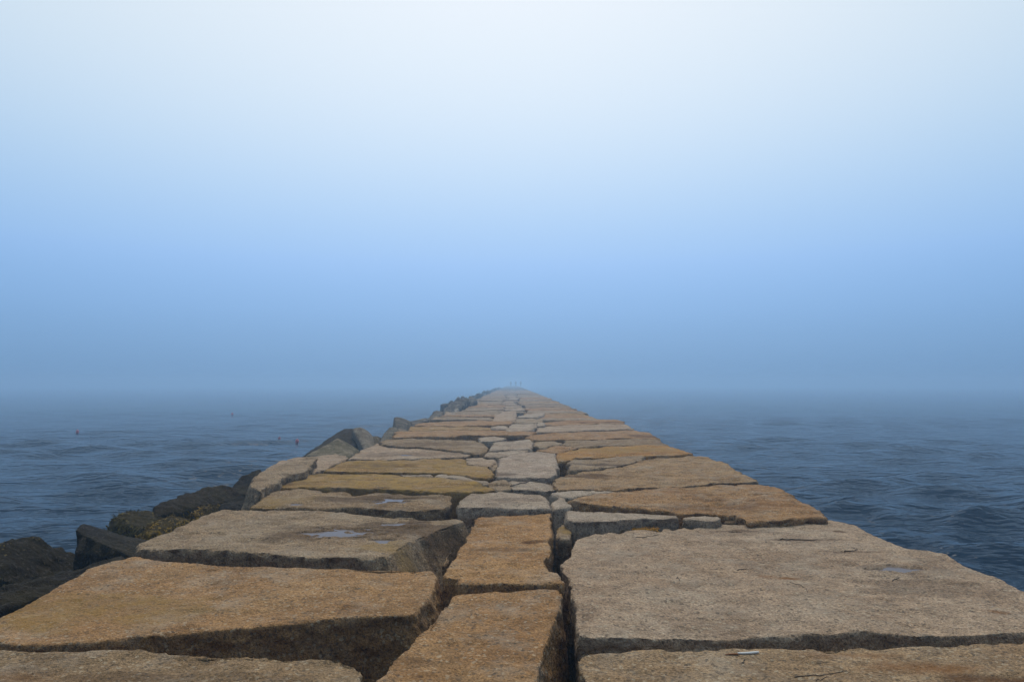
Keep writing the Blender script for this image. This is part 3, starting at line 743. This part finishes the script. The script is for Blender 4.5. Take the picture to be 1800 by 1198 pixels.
def surface(o, test, n, seed=2):
    me = o.data; co = get_co(me) + np.array(o.location); no = get_no(me)
    ok = np.where(test(co, no))[0]
    k = np.random.default_rng(seed).choice(ok, n)
    return co[k], no[k]
patch = lambda s: (lambda co, no: (no[:, 2] > -.1) & (co[:, 2] > -.6) & (perlin(co * 4.0 + s) > -.12))
fronds('seaweed', 'olive seaweed draped over the rounded boulder behind the grooved stone', WEED, *surface(R5, patch(3), 6500), size=.032, seed=4)
fronds('seaweed', 'golden seaweed carpet on the ledge against the left deck edge', WEEDG, *surface(R4, lambda co, no: (no[:, 2] > -.1) & (co[:, 2] > -.36), 12000), size=.032, seed=5)
fronds('seaweed', 'thin dark olive weed over the peaked boulder at the left border', WEED, *surface(R1, patch(8), 5000), size=.028, seed=6)
gp = np.random.default_rng(12)
def gapweed(label, x0, x1, y0, y1, z, n, mat, seed):
    P = np.array([on_plane(gp.uniform(x0, x1), y0 + (y1 - y0) * gp.random(), z) for _ in range(n)])
    fronds('seaweed', label, mat, P, np.tile(np.array((0, -.5, .85)), (n, 1)), size=.02, seed=seed)
gapweed('orange seaweed tufts in the joint below the long grey block', 1114, 1158, 926, 929.5, .005, 110, WEEDO, 21)
gapweed('olive seaweed strip at the foot of the short grey block', 1205, 1262, 916, 919, .005, 80, WEEDG, 22)
gapweed('yellow weed tuft between the tan tapering slab and the huge slab', 1338, 1362, 913, 917, .01, 90, WEEDG, 23)

# ------------------------------------------------------------------ small litter on the blocks
TWIG = plain('dry_weed', (.055, .038, .026), .8)
SHELL = plain('bleached_white', (.80, .79, .76), .6, .05)
RUSTY = plain('rust_brown', (.25, .10, .035), .8)
def tube(pts, r, sides=6):
    pts = [np.array(p) for p in pts]; vs, fs = [], []
    for i, p in enumerate(pts):
        t = pts[min(i + 1, len(pts) - 1)] - pts[max(i - 1, 0)]; t /= np.linalg.norm(t)
        a = np.cross(t, (0, 0, 1.0)); a /= np.linalg.norm(a) + 1e-9; b = np.cross(a, t)
        rr = r[i] if isinstance(r, (list, tuple)) else r
        for k in range(sides):
            th = 2 * math.pi * k / sides
            vs.append(p + a * math.cos(th) * rr + b * math.sin(th) * rr)
    for i in range(len(pts) - 1):
        for k in range(sides):
            k2 = (k + 1) % sides
            fs.append((i * sides + k, i * sides + k2, (i + 1) * sides + k2, (i + 1) * sides + k))
    fs.append(tuple(range(sides))[::-1]); fs.append(tuple((len(pts) - 1) * sides + k for k in range(sides)))
    return np.array(vs), fs
bpy.context.view_layer.update()
DG = bpy.context.evaluated_depsgraph_get()
def drop(px, py):
    """where the line of sight through a pixel meets the blocks"""
    d = ray(px, py); d /= np.linalg.norm(d)
    hit, loc, nr, idx, ob, m = scene.ray_cast(DG, Vector((0, 0, CAM_Z)), Vector(d))
    return np.array(loc) if hit else on_plane(px, py)
def twig(label, px, r=.0026, name='seaweed_strand', cat='seaweed strand'):
    P = []
    for (a, b) in zip(px[:-1], px[1:]):
        for u in (0, .33, .66): P.append((a[0] + (b[0] - a[0]) * u, a[1] + (b[1] - a[1]) * u))
    P.append(px[-1])
    r = r * .55
    W = [drop(x + gp.normal() * 1.2, y + gp.normal() * .8) + np.array((0, 0, r * .8)) for x, y in P]
    v, f = tube(W, [r * (1 - .5 * i / len(W)) for i in range(len(W))])
    c = v.mean(0)
    tag(mesh_obj(name, v - c, f, TWIG, tuple(c)), label, cat, 'bits of dry seaweed on the right slabs')
twig('curved dark strand leading away from the rust spot', [(1388, 1022), (1402, 1027), (1416, 1034), (1420, 1041)])
twig('short dark strand left of the rust spot', [(1297, 1001), (1310, 1000), (1324, 999)])
twig('branched dark sprig near the lilac puddle', [(1569, 1021), (1575, 1018), (1580, 1015), (1578, 1020)], .004)
twig('long forked strand crossing the bottom right slab', [(1396, 1189), (1420, 1187), (1450, 1185), (1478, 1181), (1490, 1178)], .003)
twig('thin strand below the long forked one, at the bottom edge', [(1434, 1197), (1447, 1192), (1456, 1187)], .0025)
twig('small black speck of weed in the middle of the huge right slab', [(1188, 1014), (1191, 1016), (1194, 1020)], .004)
twig('dark fleck of weed just below the white stick', [(1305, 1165), (1308, 1163), (1311, 1159)], .004)
twig('thin wavy strand at the back of the huge right slab', [(1370, 947), (1385, 949), (1405, 948), (1425, 950), (1436, 948)], .006)
twig('short strand near the upper right rim of the huge slab', [(1484, 969), (1496, 968), (1508, 965)], .005)
twig('dark strand close to the left corner of the huge slab', [(1117, 945), (1130, 944), (1145, 941), (1158, 940)], .004)
twig('dry strand fallen over the cracked pale rubble stone', [(898, 855), (915, 849), (935, 844), (960, 841)], .010)
# white and rust brown stick
W = [drop(x, y) + np.array((0, 0, .004)) for x, y in ((1297, 1149), (1306, 1149), (1318, 1148.5), (1333, 1147))]
c = W[0]
stick = bpy.data.objects.new('shell_stick', None); col.objects.link(stick); stick.location = tuple(c)
tag(stick, 'thin white stick with a rust brown end on the bottom right slab', 'stick')
v, f = tube([p - c for p in W], [.0035, .004, .0045, .004], 8); mesh_obj('white_part', v, f, SHELL, parent=stick)
W2 = [drop(x, y) + np.array((0, 0, .003)) for x, y in ((1275, 1151), (1284, 1150), (1298, 1150.3))]
v, f = tube([p - c for p in W2], [.0016, .003, .0034], 6); mesh_obj('brown_end', v, f, RUSTY, parent=stick)

# ------------------------------------------------------------------ lobster buoys
BUOY = plain('buoy_red', (.62, .06, .045), .45, .1)
BUOYD = plain('buoy_dark_red', (.38, .05, .05), .45, .1)
def lathe(prof, n=20):
    vs, fs = [], []
    for (r, z) in prof:
        for k in range(n): vs.append((r * math.cos(2 * math.pi * k / n), r * math.sin(2 * math.pi * k / n), z))
    for i in range(len(prof) - 1):
        for k in range(n):
            k2 = (k + 1) % n
            fs.append((i * n + k, i * n + k2, (i + 1) * n + k2, (i + 1) * n + k))
    fs.append(tuple(range(n))[::-1]); fs.append(tuple((len(prof) - 1) * n + k for k in range(n)))
    return vs, fs
proto = None
for label, px, py, m, sc in [('bright red buoy, the rounder and nearer of the close pair', 522, 776.5, BUOY, .85), ('dull red buoy floating just left of the bright round one', 491, 772, BUOYD, .75),
                             ('lone red buoy far left on the water', 136, 759.5, BUOY, .85), ('faint distant red speck of a buoy nearest the fog line', 408, 728.5, BUOY, 1.0)]:
    p = on_plane(px, py, WATER_Z + .05)
    if proto is None:
        v, f = lathe([(.02, -.12), (.06, -.09), (.085, -.02), (.088, .05), (.075, .10), (.05, .135), (.022, .15), (.018, .19), (.006, .195)])
        proto = mesh_obj('lobster_buoy', v, f, m); b = proto
    else:
        b = proto.copy(); b.data = proto.data.copy(); b.data.materials[0] = m; col.objects.link(b)
    b.location = tuple(p); b.scale = (sc,) * 3; b.rotation_euler = (R(10), R(8), 0)
    tag(b, label, 'buoy', 'red buoys on the left water')

# ------------------------------------------------------------------ three walkers far out in the fog
def skin_mesh(name, verts, edges, radii, mat, parent, root=0, lv=1):
    me = bpy.data.meshes.new(name); me.from_pydata(verts, edges, [])
    t = bpy.data.objects.new('skin_source', me); col.objects.link(t)
    t.modifiers.new('skin', 'SKIN')
    sv = me.skin_vertices[0].data
    for i, r in enumerate(radii):
        sv[i].radius = r if isinstance(r, tuple) else (r, r)
        sv[i].use_root = (i == root)
    s = t.modifiers.new('sub', 'SUBSURF'); s.levels = lv; s.render_levels = lv
    out = bpy.data.meshes.new_from_object(t.evaluated_get(bpy.context.evaluated_depsgraph_get()))
    bpy.data.objects.remove(t); bpy.data.meshes.remove(me)
    out.name = name
    out.materials.clear(); out.materials.append(mat)
    o = bpy.data.objects.new(name, out); col.objects.link(o); o.parent = parent
    return o
SKIN = plain('skin', (.45, .28, .20), .6, .05); HAIR = plain('dark_hair', (.03, .022, .018), .7)
def person(px, label, jacket, trousers, h, stride, face):
    Y = 215.0
    x = at_depth(px, 677, Y)[0]
    root = bpy.data.objects.new('person', None); col.objects.link(root)
    root.location = (x, Y, .06); root.rotation_euler = (0, 0, face); root.scale = (h / 1.75,) * 3
    tag(root, label, 'person', 'walkers far out on the breakwater')
    s = stride
    J = dict(pel=(0, 0, .95), bel=(0, 0, 1.10), che=(0, .01, 1.32), nec=(0, 0, 1.50), hea=(0, -.02, 1.62), cro=(0, -.01, 1.72),
             hl=(-.09, 0, .90), kl=(-.10, -.5 * s, .50), al=(-.10, -.2 * s, .08), tl=(-.11, -.2 * s - .16, .03), hr=(.09, 0, .90), kr=(.10, .25 * s, .50), ar=(.10, .75 * s, .10), tr=(.11, .75 * s - .15, .04),
             sl=(-.19, 0, 1.42), el=(-.25, .12 * s, 1.16), wl=(-.25, -.25 * s - .04, .93), gl=(-.25, -.3 * s - .06, .82), sr=(.19, 0, 1.42), er=(.25, .05, 1.16), wr=(.25, .1 * s - .05, .93), gr=(.25, .1 * s - .08, .82))
    names = list(J)
    E = [('pel', 'bel'), ('bel', 'che'), ('che', 'nec'), ('nec', 'hea'), ('hea', 'cro'), ('pel', 'hl'), ('hl', 'kl'), ('kl', 'al'), ('al', 'tl'), ('pel', 'hr'), ('hr', 'kr'), ('kr', 'ar'), ('ar', 'tr'),
         ('che', 'sl'), ('sl', 'el'), ('el', 'wl'), ('wl', 'gl'), ('che', 'sr'), ('sr', 'er'), ('er', 'wr'), ('wr', 'gr')]
    rad = dict(pel=.12, bel=.12, che=.14, nec=.055, hea=.095, cro=.07, hl=.085, kl=.058, al=.042, tl=.035, hr=.085, kr=.058, ar=.042, tr=.035, sl=.06, el=.045, wl=.03, gl=.03, sr=.06, er=.045, wr=.03, gr=.03)
    skin_mesh('body', [J[n] for n in names], [(names.index(a), names.index(b)) for a, b in E], [rad[n] for n in names], SKIN, root)
    jn = ['pel', 'bel', 'che', 'sl', 'el', 'wl', 'sr', 'er', 'wr']
    je = [('pel', 'bel'), ('bel', 'che'), ('che', 'sl'), ('sl', 'el'), ('el', 'wl'), ('che', 'sr'), ('sr', 'er'), ('er', 'wr')]
    skin_mesh('jacket', [J[n] for n in jn], [(jn.index(a), jn.index(b)) for a, b in je], [rad[n] + .03 for n in jn], jacket, root)
    tn = ['pel', 'hl', 'kl', 'al', 'hr', 'kr', 'ar']
    te = [('pel', 'hl'), ('hl', 'kl'), ('kl', 'al'), ('pel', 'hr'), ('hr', 'kr'), ('kr', 'ar')]
    skin_mesh('trousers', [J[n] for n in tn], [(tn.index(a), tn.index(b)) for a, b in te], [rad[n] + .018 for n in tn], trousers, root)
    skin_mesh('hair', [(0, .02, 1.64), (0, .015, 1.72), (0, .05, 1.56)], [(0, 1), (0, 2)], [.10, .085, .06], HAIR, root)
NAVY = plain('navy_cloth', (.03, .035, .06), .9); BLACK = plain('black_cloth', (.022, .022, .024), .9); KHAKI = plain('grey_cloth', (.05, .05, .05), .9)
person(898, 'slimmest of three distant walkers, dark clothes, apart from the other two', NAVY, BLACK, 1.72, .35, R(180))
person(906.6, 'middle walker of three in the fog, broad dark jacket', BLACK, KHAKI, 1.75, .2, R(170))
person(915.3, 'walker in a wide dark jacket nearest the right edge of the far deck', BLACK, BLACK, 1.78, .28, R(190))

# ------------------------------------------------------------------ fog
def build_haze():
    m = bpy.data.materials.new('fog_air'); m.use_nodes = True
    nt = m.node_tree; nt.nodes.clear()
    out = nt.nodes.new('ShaderNodeOutputMaterial'); v = nt.nodes.new('ShaderNodeVolumePrincipled')
    v.inputs['Color'].default_value = (0.45, 0.70, 1.0, 1)
    v.inputs['Density'].default_value = 0.0078
    v.inputs['Anisotropy'].default_value = 0.45
    nt.links.new(v.outputs[0], out.inputs['Volume'])
    S, z0, z1 = 960.0, -4.2, 3.0
    vs = [(x, y, z) for z in (z0, z1) for (x, y) in ((-S, -S), (S, -S), (S, S), (-S, S))]
    fs = [(0, 3, 2, 1), (4, 5, 6, 7), (0, 1, 5, 4), (1, 2, 6, 5), (2, 3, 7, 6), (3, 0, 4, 7)]
    o = mesh_obj('haze', vs, fs, m, smooth=False)
    tag(o, 'blue grey sea fog lying over the water and breakwater', 'fog', kind='stuff')
build_haze()
